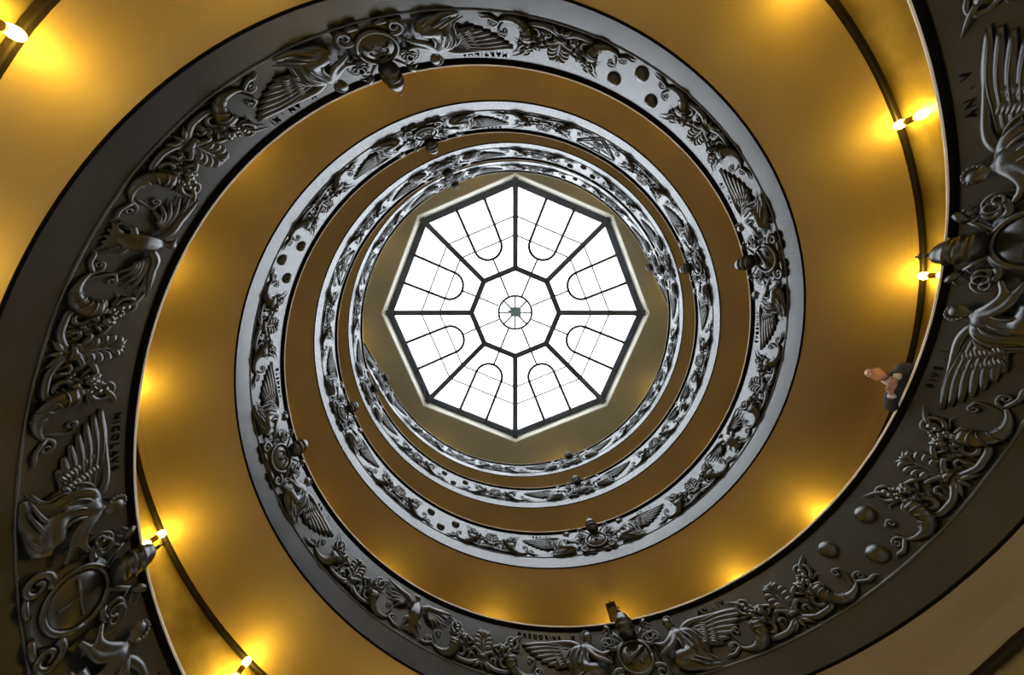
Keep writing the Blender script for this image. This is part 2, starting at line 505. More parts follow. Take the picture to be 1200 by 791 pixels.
def t_horn(q):
    sg = S(q, 10, 8, 6)
    rnd = random.Random(5)
    m = MB()
    body = catmull([(1.22, .60, .03), (1.08, .52, .05), (.92, .49, .07), (.78, .53, .09), (.68, .63, .11), (.66, .76, .12)], S(q, 22, 14, 9))
    tube(m, body, [.012, .035, .06, .085, .115, .135], sg)
    torus(m, (.66, .77, .12), .13, .03, S(q, 16, 10, 8), 5, .05)
    # ribs of the horn
    for t in (S(q, (0.45, 0.6, 0.75, 0.88), (0.6, 0.85), ())):
        i = int(t * (len(body) - 1)); r = np.interp(t, np.linspace(0, 1, 6), [.012, .035, .06, .085, .115, .135])
        a = body[i]; tt = body[min(i + 1, len(body) - 1)] - body[i - 1]; tt /= np.linalg.norm(tt)
        nn = np.array((-tt[1], tt[0], 0))
        ring = [a + nn * r * 1.06 * math.cos(w) + np.array((0, 0, 1)) * r * 1.06 * math.sin(w) for w in np.linspace(0, PI, 9)]
        tube(m, ring, [.012], 5)
    # fruit heaped in the mouth and falling out of it
    for i in range(S(q, 26, 16, 9)):
        a = rnd.uniform(-PI, PI); rr = rnd.uniform(0, 1) ** .5
        x = .62 + .17 * rr * math.cos(a) - .06; y = .90 + .15 * rr * math.sin(a)
        r = rnd.uniform(.036, .058) * S(q, 1, 1.15, 1.4)
        blob(m, (x, y, .11 + .07 * (1 - rr)), (r, r, r * 1.1), S(q, 7, 6, 5), S(q, 5, 4, 3))
    for i in range(S(q, 9, 5, 2)):
        blob(m, (.45 - .02 * i + rnd.uniform(-.03, .03), .84 - .03 * i, .07), (.034, .034, .05), 6, 4)
    # tail curls and a leaf
    tube(m, np.vstack([catmull([(1.16, .56, .03), (1.24, .66, .04), (1.30, .68, .04)], S(q, 8, 5, 4)), spiral((1.33, .62), .06, 1.3, 1.9, S(q, 14, 9, 6), -1, .015, .04)]), [.024, .012], 6)
    tube(m, np.vstack([catmull([(1.10, .54, .03), (1.20, .80, .04), (1.12, .88, .04)], S(q, 8, 6, 4))[:S(q, 6, 4, 3)], spiral((1.09, .82), .06, 1.2, .6, S(q, 14, 9, 6), 1, .015, .04)]), [.024, .012], 6)
    tube(m, catmull([(1.2, .60, .03), (1.36, .52, .04), (1.48, .53, .04), (1.56, .50, .02)], S(q, 9, 6, 4)), [.03, .028, .004], 6)
    return m
def t_palm(q):
    m = MB(); sg = S(q, 8, 6, 5)
    tube(m, catmull([(0, .66, .05), (0, .85, .07), (0, 1.16, .05)], 6), [.03, .028, .012], sg)
    for i, y in enumerate((.82, .91, 1.00, 1.09)):
        w = (.13, .155, .15, .11)[i]
        for s in (-1, 1):
            tube(m, catmull([(0, y - .05, .05), (s * w * .55, y + .03, .09), (s * w, y + .035, .09), (s * w * 1.12, y - .03, .05)], S(q, 9, 6, 5)), [.02, .042, .05, .02], sg)
    for s in (-1, 0, 1):
        tube(m, catmull([(0, 1.1, .06), (s * .05, 1.17, .08), (s * .09, 1.235, .05)], 5), [.03, .04, .008], sg)
    for s in (-1, 1):
        tube(m, catmull([(s * .02, .68, .05), (s * .10, .76, .08), (s * .20, .80, .07), (s * .22, .74, .05)], S(q, 9, 6, 5)), [.03, .035, .012], sg)
    return m
def t_knot(q):
    m = MB(); sg = S(q, 8, 6, 5)
    for s in (-1, 1):
        torus(m, (s * .05, .66, .08), .045, .018, S(q, 16, 10, 8), sg, .08)
    torus(m, (0, .585, .07), .03, .016, S(q, 14, 8, 7), sg, .06)
    tube(m, [(-.1, .65, .09), (0, .665, .12), (.1, .65, .09)], [.03, .035, .03], sg)
    # small leaves below the knot
    for s in (-1, 0, 1):
        tube(m, catmull([(0, .60, .05), (s * .09, .52, .07), (s * .17, .46, .04)], 5), [.025, .035, .006], sg)
    return m
def t_ball(q):
    m = MB(); blob(m, (0, 0, 0.0), (.135, .135, .125), S(q, 20, 14, 10), S(q, 8, 6, 4), 0, True); return m
def feather(m, a, c, b, r, q, d0=.05, d1=.03):
    tube(m, catmull([(*a, d0), (*c, (d0 + d1) / 2 + .02), (*b, d1)], S(q, 9, 6, 4)), [r * .8, r, r * .8, r * .25], S(q, 7, 6, 5), .75)
def t_wing(q):
    """angel wing, root near x = .9, tip at x = 2.1"""
    m = MB()
    tips = [(2.10, 1.16), (2.04, 1.09), (1.96, 1.02), (1.86, .95), (1.75, .885), (1.63, .83), (1.50, .79)]
    roots = [(1.10, 1.13), (1.10, 1.08), (1.10, 1.02), (1.10, .96), (1.10, .91), (1.10, .86), (1.10, .82)]
    for i, (t, r) in enumerate(zip(tips, roots)):
        c = ((t[0] + r[0]) / 2, (t[1] + r[1]) / 2 + .06 - .006 * i)
        tube(m, catmull([(*r, .07), (*c, .085 - .005 * i), (*t, .035)], S(q, 12, 7, 5)), [.05, .056, .054, .05, .026], S(q, 8, 6, 5), .75)
        if q == 0:
            tube(m, catmull([(r[0], r[1], .11), (*c, .128 - .005 * i), (t[0] - .04, t[1], .062)], 10), [.009, .011, .005], 5)
    tube(m, catmull([(.90, 1.02, .08), (1.02, 1.14, .12), (1.20, 1.215, .12), (1.55, 1.225, .10), (2.04, 1.165, .05)], S(q, 18, 11, 7)), [.045, .055, .05, .036, .015], S(q, 8, 6, 5))
    # coverts in two rows
    for row in range(2):
        for i in range(S(q, 9, 6, 3)):
            t = i / S(q, 8, 5, 2)
            blob(m, (1.24 + .14 * row + .12 * (1 - t), 1.13 - .30 * t - .02 * row, .105 - .02 * row), (.07, .032, .038), 7, 4, -.35 - .3 * t)
    blob(m, (1.14, 1.0, .04), (.17, .17, .075), S(q, 10, 8, 6), S(q, 6, 5, 4))
    V = m.verts(); V[:, 1] -= .05 * np.clip((V[:, 0] - .95) / .5, 0, 1); V[:, 2] *= .85
    r = MB(); r.add(V, m.F)
    return r
def t_angel_raw(q):
    """kneeling draped angel, right of the shield (x > 0), facing it"""
    m = MB(); sg = S(q, 12, 9, 7)
    # torso, hips, thigh, shin
    tube(m, catmull([(.84, 1.12, .13), (.87, 1.02, .15), (.93, .88, .14), (.97, .72, .12)], S(q, 14, 9, 6)), [.05, .115, .10, .135], sg)
    tube(m, catmull([(.97, .71, .12), (.84, .66, .17), (.68, .66, .18)], S(q, 9, 6, 5)), [.13, .115, .085], sg)
    tube(m, catmull([(.68, .65, .17), (.72, .54, .13), (.92, .49, .09), (1.22, .47, .05)], S(q, 10, 7, 5)), [.08, .075, .06, .03], sg)
    tube(m, catmull([(.95, .68, .10), (.90, .55, .12), (1.05, .46, .08), (1.30, .45, .04)], S(q, 10, 7, 5)), [.11, .08, .06, .03], sg)
    # mantle billowing behind
    tube(m, catmull([(.90, 1.10, .10), (1.06, 1.03, .12), (1.12, .88, .10), (1.08, .70, .09), (1.16, .56, .06), (1.30, .50, .03)], S(q, 16, 10, 6)), [.05, .07, .075, .08, .06, .02], sg)
    # arms and hands
    tube(m, catmull([(.80, 1.06, .17), (.68, .93, .22), (.56, .88, .22), (.42, .95, .18)], S(q, 14, 9, 6)), [.06, .052, .044, .03], S(q, 9, 7, 5))
    tube(m, catmull([(.86, 1.03, .19), (.72, .84, .23), (.55, .78, .21), (.43, .74, .17)], S(q, 12, 8, 6)), [.055, .05, .042, .03], S(q, 9, 7, 5))
    # neck, head, nose, chin
    tube(m, [(.83, 1.08, .14), (.80, 1.17, .16)], [.05, .045], sg)
    blob(m, (.785, 1.245, .165), (.085, .105, .095), S(q, 14, 10, 8), S(q, 10, 7, 5), .25)
    blob(m, (.705, 1.235, .19), (.022, .026, .026), 6, 4)
    blob(m, (.735, 1.175, .18), (.035, .03, .035), 6, 4)
    return m
def t_folds(q):
    """ridges of the drapery"""
    m = MB()
    for a, b, c, e, d in (((.96, 1.10), (1.10, 1.02), (1.18, .86), (1.14, .62), .17), ((.91, 1.06), (1.03, .95), (1.08, .78), (1.02, .56), .20),
                          ((.86, 1.00), (.96, .88), (.98, .72), (.92, .52), .235), ((.80, .98), (.86, .84), (.84, .72), (.74, .58), .25),
                          ((1.00, 1.12), (1.18, 1.03), (1.26, .86), (1.22, .64), .10), ((.84, .76), (.94, .64), (1.06, .55), (1.28, .48), .18),
                          ((.76, .74), (.84, .60), (.98, .52), (1.18, .46), .20), ((.70, .72), (.70, .60), (.78, .50), (.94, .45), .18),
                          ((1.10, .98), (1.20, .78), (1.20, .60), (1.36, .50), .10)):
        tube(m, catmull([(*a, d - .02), (*b, d), (*c, d), (*e, d * .6)], S(q, 13, 8, 5)), [.010, .022, .024, .008], S(q, 7, 6, 5))
    n = S(q, 14, 8, 0)
    for i in range(n):
        a = i * 2 * PI / n
        blob(m, (.805 + .085 * math.cos(a), 1.265 + .095 * math.sin(a), .175), (.032, .028, .035), 6, 4)
    return m
def t_cart(q):
    m = MB()
    y0 = .815
    blob(m, (0, y0, 0), (.43, .40, .11), S(q, 28, 18, 12), S(q, 6, 4, 3), 0, True)
    blob(m, (0, y0, .06), (.28, .28, .11), S(q, 28, 18, 12), S(q, 8, 5, 4), 0, True)
    torus(m, (0, y0, .11), .295, .035, S(q, 32, 20, 12), S(q, 8, 6, 5))
    for sx_ in (-1, 1):
        for sy_ in (-1, 1):
            a0 = math.atan2(-sy_, -sx_)
            tube(m, spiral((sx_ * .36, y0 + sy_ * .30), .13, 1.4, a0, S(q, 22, 14, 9), sx_ * sy_, .03, .10), [.045, .02], S(q, 8, 6, 5))
        tube(m, catmull([(sx_ * .10, y0 - .38, .08), (sx_ * .22, y0 - .40, .09), (sx_ * .33, y0 - .36, .06)], 6), [.03, .04, .02], 6)
    return m
def t_cord(q):
    """knotted cord of the keys, at x > 0"""
    m = MB()
    torus(m, (.40, 1.10, .20), .05, .016, S(q, 16, 10, 7), 6, .07)
    torus(m, (.47, 1.06, .19), .05, .016, S(q, 16, 10, 7), 6, .045)
    tube(m, catmull([(.36, 1.16, .18), (.46, 1.20, .16), (.54, 1.12, .18), (.56, 1.0, .18), (.52, .92, .16)], S(q, 14, 8, 6)), [.016], 6)
    tube(m, catmull([(.52, .92, .16), (.56, .82, .17), (.55, .74, .15)], 6), [.03, .045, .03], 7)
    return m
def t_key(q):
    """key slanting from its bow at lower left to its bit at upper right"""
    m = MB(); sg = S(q, 9, 7, 5)
    tube(m, catmull([(-.34, .60, .05), (0, .98, .05), (.34, 1.36, .15)], 6), [.032, .03, .032], sg)
    torus(m, (-.40, .54, .07), .07, .022, S(q, 16, 10, 7), 6)
    tube(m, [(.30, 1.32, .145), (.37, 1.395, .165), (.41, 1.44, .175)], [.045, .05, .03], sg)
    for t in (.0, .06, .12):
        tube(m, [(.26 + t, 1.28 + t, .14), (.36 + t, 1.19 + t, .14)], [.02, .02], 5)
    return m
def t_tiara(q):
    m = MB()
    c0 = np.array((0, 1.16, .16)); ax = np.array((0, .93, .36)); ax /= np.linalg.norm(ax)
    e1 = np.array((1.0, 0, 0)); e2 = np.cross(ax, e1)
    Mx = np.eye(4); Mx[:3, 0] = e1; Mx[:3, 1] = e2; Mx[:3, 2] = ax; Mx[:3, 3] = c0
    prof = [(.10, -.06), (.125, 0), (.135, .012), (.135, .04), (.122, .05), (.132, .10), (.146, .115), (.146, .145), (.130, .155), (.132, .20), (.140, .212), (.138, .24), (.118, .25), (.105, .30), (.075, .345), (.03, .372), (.012, .378)]
    lathe(m, [(r * 1.22, z) for r, z in prof], S(q, 18, 12, 8), Mx)
    top = c0 + ax * .40
    blob(m, top, .028, S(q, 8, 6, 5), S(q, 6, 4, 3))
    return m
def t_tcross(q):
    m = MB()
    c0 = np.array((0, 1.16, .16)); ax = np.array((0, .93, .36)); ax /= np.linalg.norm(ax)
    a = c0 + ax * .40; b = c0 + ax * .50; c = c0 + ax * .46
    tube(m, [a, b], [.011], 5); tube(m, [c - np.array((.035, 0, 0)), c + np.array((.035, 0, 0))], [.011], 5)
    return m
def t_emblem(kind):
    def f(q):
        m = MB(); y0 = .815; d = .165
        if kind == 'cross':
            tube(m, [(0, y0 - .20, d), (0, y0 + .20, d)], [.020], 5); tube(m, [(-.20, y0, d), (.20, y0, d)], [.020], 5)
        elif kind == 'mounts':
            for x, y in ((-.12, -.10), (.12, -.10), (0, -.06), (-.06, .03), (.06, .03), (0, .12)):
                tube(m, spiral((x, y0 + y), .075, .5, 0, 9, 1, .075, d), [.018], 5)
        elif kind == 'band':
            tube(m, [(-.19, y0 - .12, d - .01), (0, y0, d + .01), (.19, y0 + .12, d - .01)], [.04], 6)
            for s in (-1, 1): blob(m, (s * .09, y0 - s * .11, d), (.045, .045, .03), 7, 4)
        else:
            blob(m, (0, y0, d), (.05, .13, .03), 7, 4)
            for s in (-1, 1): tube(m, catmull([(0, y0 + .05, d), (s * .10, y0 + .10, d), (s * .16, y0 - .02, d - .01)], 6), [.04, .035, .01], 6)
        return m
    return f
def t_eagle(q):
    m = MB(); sg = S(q, 12, 9, 7)
    tube(m, catmull([(0, 1.18, .07), (0, 1.05, .12), (0, .88, .13), (0, .74, .09), (0, .66, .06)], S(q, 14, 9, 6)), [.06, .11, .14, .10, .06], sg, .8)
    blob(m, (-.03, 1.27, .11), (.065, .08, .075), S(q, 10, 8, 6), S(q, 7, 5, 4))
    tube(m, catmull([(-.07, 1.29, .12), (-.13, 1.29, .12), (-.16, 1.25, .11)], 5), [.03, .02, .004], 6)
    for s in (-1, -.5, 0, .5, 1):
        feather(m, (s * .04, .72), (s * .10, .60), (s * .19, .50 + .02 * abs(s)), .038, q, .06, .03)
    for s in (-1, 1):
        tube(m, catmull([(s * .07, .78, .11), (s * .17, .72, .12), (s * .20, .62, .08)], 5), [.05, .04, .015], 7)
        for j in (-1, 0, 1):
            tube(m, [(s * .20, .62, .08), (s * .20 + j * .05, .56, .04)], [.014, .005], 5)
    return m
def t_ewing(q):
    m = MB()
    tips = [(.78, 1.30), (.80, 1.18), (.74, 1.06), (.66, .97), (.56, .90), (.45, .86)]
    for i, t in enumerate(tips):
        r = (.14 + .03 * i, 1.12 - .03 * i)
        feather(m, r, ((r[0] + t[0]) / 2, (r[1] + t[1]) / 2 + .05), t, .040, q, .10, .035)
    tube(m, catmull([(.08, 1.05, .1), (.22, 1.17, .13), (.42, 1.20, .12), (.62, 1.27, .08), (.78, 1.31, .04)], S(q, 12, 8, 6)), [.05, .06, .05, .035, .012], S(q, 8, 6, 5))
    return m
def t_tri(q):
    m = MB()
    P = [(-.55, 1.22, .05), (.55, 1.22, .05), (0, .52, .05)]
    for a, b in ((0, 1), (1, 2), (2, 0)):
        tube(m, [P[a], P[b]], [.035], 6)
    tube(m, [(-.30, .6, .06), (.12, 1.2, .06)], [.026], 6); tube(m, [(.30, .6, .06), (-.12, 1.2, .06)], [.026], 6)
    torus(m, (0, 1.0, .06), .11, .026, 14, 6)
    return m

def remeshed(mb, vox):
    """one continuous skin over overlapping limbs"""
    o = mesh_obj('tmp', mb.verts(), mb.F, M_RELIEF)
    md = o.modifiers.new('r', 'REMESH'); md.mode = 'VOXEL'; md.voxel_size = vox
    sm = o.modifiers.new('s', 'SMOOTH'); sm.iterations = 2; sm.factor = 0.5
    dg = bpy.context.evaluated_depsgraph_get()
    e = o.evaluated_get(dg); me = e.to_mesh()
    V = np.zeros(len(me.vertices) * 3); me.vertices.foreach_get('co', V)
    F = [tuple(p.vertices) for p in me.polygons]
    e.to_mesh_clear()
    me0 = o.data
    bpy.data.objects.remove(o); bpy.data.meshes.remove(me0)
    r = MB(); r.add(V.reshape(-1, 3), F); return r

def tpl(fn, q, mir=False, key=None, vox=None):
    kk = (key or fn.__name__, q, mir)
    if kk not in TPL:
        if mir:
            TPL[kk] = tpl(fn, q, False, key, vox).mirror()
        else:
            m = fn(q)
            TPL[kk] = remeshed(m, vox) if vox else m
    return TPL[kk]

# lettering for the inscriptions beside the wings
TEXTS = {}
def text_mb(s, size):
    if (s, size) in TEXTS: return TEXTS[(s, size)]
    cu = bpy.data.curves.new('t', 'FONT'); cu.body = s; cu.size = size; cu.extrude = 0.012; cu.resolution_u = 2
    cu.align_x = 'CENTER'; cu.space_character = 1.25
    o = bpy.data.objects.new('t', cu); COL.objects.link(o)
    dg = bpy.context.evaluated_depsgraph_get()
    e = o.evaluated_get(dg); me = e.to_mesh()
    V = np.zeros(len(me.vertices) * 3); me.vertices.foreach_get('co', V)
    F = [tuple(p.vertices) for p in me.polygons]
    e.to_mesh_clear(); bpy.data.objects.remove(o); bpy.data.curves.remove(cu)
    m = MB(); m.add(V.reshape(-1, 3), F); TEXTS[(s, size)] = m
    return m
def shifted(mb, dx, dy, dz=0.0):
    m = MB(); m.add(mb.verts() + np.array((dx, dy, dz)), mb.F); return m

# ------------------------------------------------------------------ the two balustrades
ARM0 = 67.3 * D2R
MIDS = {0: ['ball', 'ball', 'eagle', 'ball', 'tri', 'eagle', 'ball', 'tri', 'ball', 'eagle'],
        1: ['ball', 'eagle', 'ball', 'eagle', 'ball', 'tri', 'ball', 'eagle', 'tri', 'ball']}
EMB = {0: ['cross', 'band', 'eagle', 'mounts', 'band', 'eagle', 'cross', 'band', 'eagle'],
       1: ['cross', 'mounts', 'band', 'eagle', 'mounts', 'cross', 'band', 'eagle', 'mounts']}
INS = {0: [('PIVS . I', 'AN . V'), ('GREGORIVS . X', 'AN . IV'), ('CLEMENS', 'AN . II'), ('MARTINVS', 'AN . III')],
       1: [('NICOLAVS', 'V . AN'), ('MARTINVS', 'V . AN . XI'), ('EVGENIVS', 'AN . IV'), ('PAVLVS', 'AN . II')]}
BLAB = ['dark bronze relief balustrade that the man in the dark suit leans over',
        'dark bronze relief balustrade whose lowest shield bears a plain cross']
balus = []
for k in (0, 1):
    root = empty('spiral_balustrade', (0, 0, 0))
    tag(root, BLAB[k], 'balustrade', 'intertwined spiral balustrades')
    balus.append(root)
    # continuous mouldings
    def vprof(prof, u0, u1, n, name, mat, smooth=True):
        us = np.linspace(u0, u1, n); ph = PHI(k, us); m = len(prof)
        V = np.stack([PT(k, ph, np.full(n, y / NOM), np.full(n, d)) for d, y in prof], 1).reshape(-1, 3)
        F = [(i * m + j, i * m + (j + 1) % m, (i + 1) * m + (j + 1) % m, (i + 1) * m + j) for i in range(n - 1) for j in range(m)]
        F.append(tuple(range(m))[::-1]); F.append(tuple((n - 1) * m + j for j in range(m)))
        return mesh_obj(name, V, F, mat, root, smooth)
    vprof([(-.02, 1.465), (.012, 1.468), (.03, 1.48), (.042, 1.498), (.045, 1.515), (.045, 1.528), (-.28, 1.528), (-.28, 1.465)], U_BEG, U_END, 400, 'top_rail', M_RAIL)
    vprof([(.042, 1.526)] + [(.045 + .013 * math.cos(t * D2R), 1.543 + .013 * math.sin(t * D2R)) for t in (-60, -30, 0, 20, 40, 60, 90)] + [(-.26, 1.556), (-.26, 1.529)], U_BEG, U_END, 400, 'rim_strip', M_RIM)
    vprof([(-.016, -.018), (.012, -.018), (.018, -.008), (.012, .004), (-.016, .004)], U_BEG, U_END, 400, 'base_moulding', M_RAIL)
    vprof([(0.0, .395), (.024, .400), (.03, .412), (.024, .424), (0.0, .43)], U_BEG, U_END, 400, 'frieze_fillet', M_PANEL)
    for j in range(9):
        phc = ARM0 + (j - 1 + 0) * PI / 2 + k * PI * 0.0
        if k == 1: phc = ARM0 + (j + 1) * PI / 2
        if k == 0 and j == 0: phc = -20.0 * D2R
        uc = U(k, phc)
        q = 0 if uc < 0.36 else (1 if uc < 1.05 else 2)
        u0, u1 = uc - 0.125, uc + 0.125
        if j == 0: u0 = U_BEG
        if j == 8: u1 = U_END
        nn = max(6, int((u1 - u0) * 220))
        us = np.linspace(u0, u1, nn); ph = PHI(k, us)
        prof = [(-.011, 0.0), (0.012, 0.0), (0.012, .40), (0.0, .41), (0.0, 1.475), (-.10, 1.475)]
        m = len(prof)
        V = np.stack([PT(k, ph, np.full(nn, y / NOM), np.full(nn, d)) for d, y in prof], 1).reshape(-1, 3)
        F = [(i * m + a, i * m + (a + 1) % m, (i + 1) * m + (a + 1) % m, (i + 1) * m + a) for i in range(nn - 1) for a in range(m)]
        F.append(tuple(range(m))[::-1]); F.append(tuple((nn - 1) * m + a for a in range(m)))
        panel = mesh_obj('frieze_panel', V, F, M_PANEL, root, False)
        Rc = RAD(k, np.array([phc]))[0]
        stretch = Rc / 5.6
        asx = stretch ** 0.5
        def put(name, t, x0=0.0, s=1.0, ph=None, mat=M_RELIEF):
            ds = 0.95 if name in ('tiara', 'tiara_cross') else (0.75 if name in ('shield', 'shield_emblem', 'boss') else 0.62)
            V = bend(t, k, phc if ph is None else ph, s, x0, ds)
            return mesh_obj(name, V, t.F, mat, panel)
        # coat of arms
        put('shield', tpl(t_cart, q), 0, asx)
        e = EMB[k][j]
        put('shield_emblem', tpl(t_emblem(e), q, key='emb' + e), 0, asx)
        put('tiara', tpl(t_tiara, q), 0, asx)
        if q < 2: put('tiara_cross', tpl(t_tcross, q), 0, asx)
        for mir in (False, True):
            put('key', tpl(t_key, q, mir), 0, asx)
            put('key_cord', tpl(t_cord, q, mir), 0, asx)
            put('angel', tpl(t_angel_raw, q, mir, vox=(0.02, 0.03, 0.05)[q]), 0, asx)
            put('drapery', tpl(t_folds, q, mir), 0, asx)
            put('angel_wing', tpl(t_wing, q, mir), 0, asx)
        if j < 4:
            for side, s in ((-1, INS[k][j][0]), (1, INS[k][j][1])):
                # letters cut dark between wing and rim
                adv = [0.055 if c in ' .I' else (0.115 if c in 'MNGOC' else 0.10) for c in s]
                x = side * 1.60 - sum(adv) / 2
                for c, w in zip(s, adv):
                    if c != ' ':
                        t = shifted(text_mb(c, 0.12), x + w / 2, 1.29, .006)
                        mesh_obj('letter', bend(t, k, phc, 1.0), t.F, M_RAIL, panel, False)
                    x += w
        # scroll work either side, centred on its knot
        for side in (-1, 1):
            kx = side * (27.8 if (k == 0 and j == 1 and side == 1) else 29.7) * D2R * Rc
            ss = stretch
            put('knot', tpl(t_knot, q), kx, ss)
            put('palmette', tpl(t_palm, q), kx, ss)
            for mir in (False, True):
                put('scroll_stem', tpl(t_stem, q, mir), kx, ss)
                put('tendril', tpl(t_tendril, q, mir), kx, ss)
                put('cornucopia', tpl(t_horn, q, mir), kx, ss * 0.84)
        # motif between two coats of arms (at the panel's lower end)
        pm = phc - PI / 4 if not (k == 0 and j == 1) else 24.0 * D2R
        kind = MIDS[k][j]
        if U(k, pm) < U_BEG + .05: kind = None
        if kind == 'ball':
            for dx, y in ((-.39, 1.13), (.39, 1.13), (0, .69)):
                put('boss', shifted(tpl(t_ball, q), 0, y), dx * stretch, 1.0, pm)
        elif kind == 'eagle':
            put('eagle', tpl(t_eagle, q, vox=(0.014, 0.025, 0.045)[q]), 0, asx, pm)
            put('eagle_wing', tpl(t_ewing, q), 0, asx, pm)
            put('eagle_wing', tpl(t_ewing, q, True), 0, asx, pm)
        elif kind == 'tri':
            put('triangle_frame', tpl(t_tri, q), 0, stretch, pm)

# ------------------------------------------------------------------ wall lamps
def lamp_parts(root, bulb):
    """local frame: x towards the well, z up; base at the wall"""
    m = MB(); lathe(m, [(.02, -.075), (.048, -.075), (.052, -.05), (.052, .05), (.048, .075), (.02, .075)], 14, Matrix.Translation((.25, 0, 0)))
    mesh_obj('lamp_body', m.verts(), m.F, M_BRASS, root)
    m = MB(); box(m, (0, -.05, -.07), (.025, .05, .07)); tube(m, [(.02, 0, 0), (.21, 0, 0)], [.016, .016], 8)
    mesh_obj('wall_bracket', m.verts(), m.F, M_BRASS, root, False)
    for s in (1, -1):
        m = MB(); lathe(m, [(.03, 0), (.05, .01), (.068, .05), (.068, .09), (.055, .125), (.02, .14)], 14, Matrix.Translation((.25, 0, .075 if s > 0 else -.075)) @ (Matrix.Identity(4) if s > 0 else Matrix.Rotation(PI, 4, 'X')))
        mesh_obj('lamp_glass', m.verts(), m.F, bulb, root)
LAMPS = []
a = 45.0
A_LIST = [67, 89, 111, 133, 155, 177, 196] + [196 + 21.5 * i for i in range(1, 24)]
B_LIST = [196, 217.7, 239.5, 261.5, 283.5, 305, 326.5, 347, 387.5, 406, 430, 455, 480] + [480 + 21.5 * i for i in range(1, 19)]
for k, lst in ((0, A_LIST), (1, B_LIST)):
    for deg in lst:
        p = deg * D2R
        if U(k, p) > U_END - .02: continue
        Rw = WRAD(k, np.array([p]))[0]; z = HGT(k, np.array([p]))[0] - 0.385
        r = Rw - 0.01
        root = empty('wall_lamp', (r * math.cos(p), r * math.sin(p), z), p + PI)
        tag(root, ('twin glass wall lamp glowing amber under the ramp the man stands on', 'twin glass wall lamp glowing amber under the ramp whose balustrade has the cross shield')[k], 'wall lamp',
            ('wall lamps under the ramp with the man', 'wall lamps under the other ramp')[k])
        lamp_parts(root, M_BULB if U(k, p) < 0.85 else M_BULB_HIGH)
# uplights on the wall of the top floor
for deg in (72, 27, 210, 172, 348, 120, 255, 302):
    p = deg * D2R
    r = 10.95
    root = empty('wall_lamp', (r * math.cos(p), r * math.sin(p), 21.1), p + PI)
    tag(root, 'small twin glass wall lamp on the top floor wall below the ceiling', 'wall lamp', 'wall lamps of the top floor')
    lamp_parts(root, M_BULB)

# ------------------------------------------------------------------ hanging sign box under the soffit
p = 429.6 * D2R
zs = HGT(1, np.array([p]))[0]
sgn = empty('hanging_sign', (7.22 * math.cos(p), 7.22 * math.sin(p), zs - .86), p)
tag(sgn, 'narrow brown sign box hanging on a hook from the ramp soffit', 'sign')
m = MB(); box(m, (-.14, -.13, 0), (.14, -.10, .70)); box(m, (-.14, .10, 0), (.14, .13, .70)); box(m, (-.14, -.10, .67), (.14, .10, .70)); box(m, (-.14, -.10, 0), (.14, .10, .03))
mesh_obj('sign_box', m.verts(), m.F, M_SIGN, sgn, False)
m = MB(); box(m, (-.02, -.10, .03), (.02, .10, .67))
mesh_obj('sign_face', m.verts(), m.F, M_SIGNFACE, sgn, False)
m = MB(); tube(m, catmull([(0, 0, .70), (-.01, 0, .76), (-.05, 0, .80), (-.03, 0, .84), (0, 0, .88)], 12), [.014], 6)
mesh_obj('hook', m.verts(), m.F, M_BLACK, sgn)

# ------------------------------------------------------------------ the man leaning over the balustrade
PP = -0.5 * D2R
Rp = RAD(0, np.array([PP]))[0]; zf = HGT(0, np.array([PP]))[0] + 0.30
rim = PAR(0, np.array([PP]))[0] - 0.30          # rim above the ramp floor
# local frame: +x into the well, +y along the ramp (+phi turned), z up; origin at the feet
per = empty('person', ((Rp + .57) * math.cos(PP), (Rp + .57) * math.sin(PP), zf), PP + PI)
tag(per, 'man in dark suit and glasses leaning over the balustrade', 'person')

def skin_mesh(name, verts, edges, radii, mat, parent, root=0, sub=2):
    me = bpy.data.meshes.new(name); me.from_pydata(verts, edges, [])
    o = bpy.data.objects.new(name, me); COL.objects.link(o); o.parent = parent
    me.materials.append(mat)
    sk = o.modifiers.new('skin', 'SKIN'); sk.use_smooth_shade = True
    for i, r in enumerate(radii):
        d = me.skin_vertices[0].data[i]
        d.radius = r if hasattr(r, '__len__') else (r, r)
        d.use_root = (i == root)
    sb = o.modifiers.new('sub', 'SUBSURF'); sb.levels = sub; sb.render_levels = sub
    return o

EX = rim + 0.05
body_v = [(.02, 0, .95), (.07, 0, 1.13), (.26, -.01, 1.34), (.48, -.02, 1.41), (.64, .03, 1.42),      # 0 pelvis .. 4 neck base
          (0, .10, .90), (-.02, .12, .50), (-.06, .13, .09), (.10, .13, .05),              # 5-8 leg
          (0, -.10, .90), (-.02, -.12, .50), (-.06, -.13, .09), (.10, -.13, .05),          # 9-12 leg
          (.53, .18, 1.40), (.52, .31, EX + .04), (.68, .12, EX + .04), (.72, .08, EX + .04),  # 13-16 arm
          (.62, -.22, 1.41), (.66, -.34, EX + .05), (.72, -.12, EX + .03), (.74, -.07, EX + .03)]   # 17-20 arm
body_e = [(0, 1), (1, 2), (2, 3), (3, 4), (0, 5), (5, 6), (6, 7), (7, 8), (0, 9), (9, 10), (10, 11), (11, 12), (3, 13), (13, 14), (14, 15), (15, 16), (3, 17), (17, 18), (18, 19), (19, 20)]
body_r = [(.14, .13), (.13, .12), (.15, .13), (.13, .10), .055, .085, .06, .045, .04, .085, .06, .045, .04, .06, .045, .033, .03, .06, .045, .033, .03]
# head joined to the neck
nb = len(body_v)
body_v += [(.70, .08, 1.44), (.75, .12, 1.46)]
body_e += [(4, nb), (nb, nb + 1)]
body_r += [.055, .06]
skin_mesh('body', body_v, body_e, body_r, M_SKIN, per)
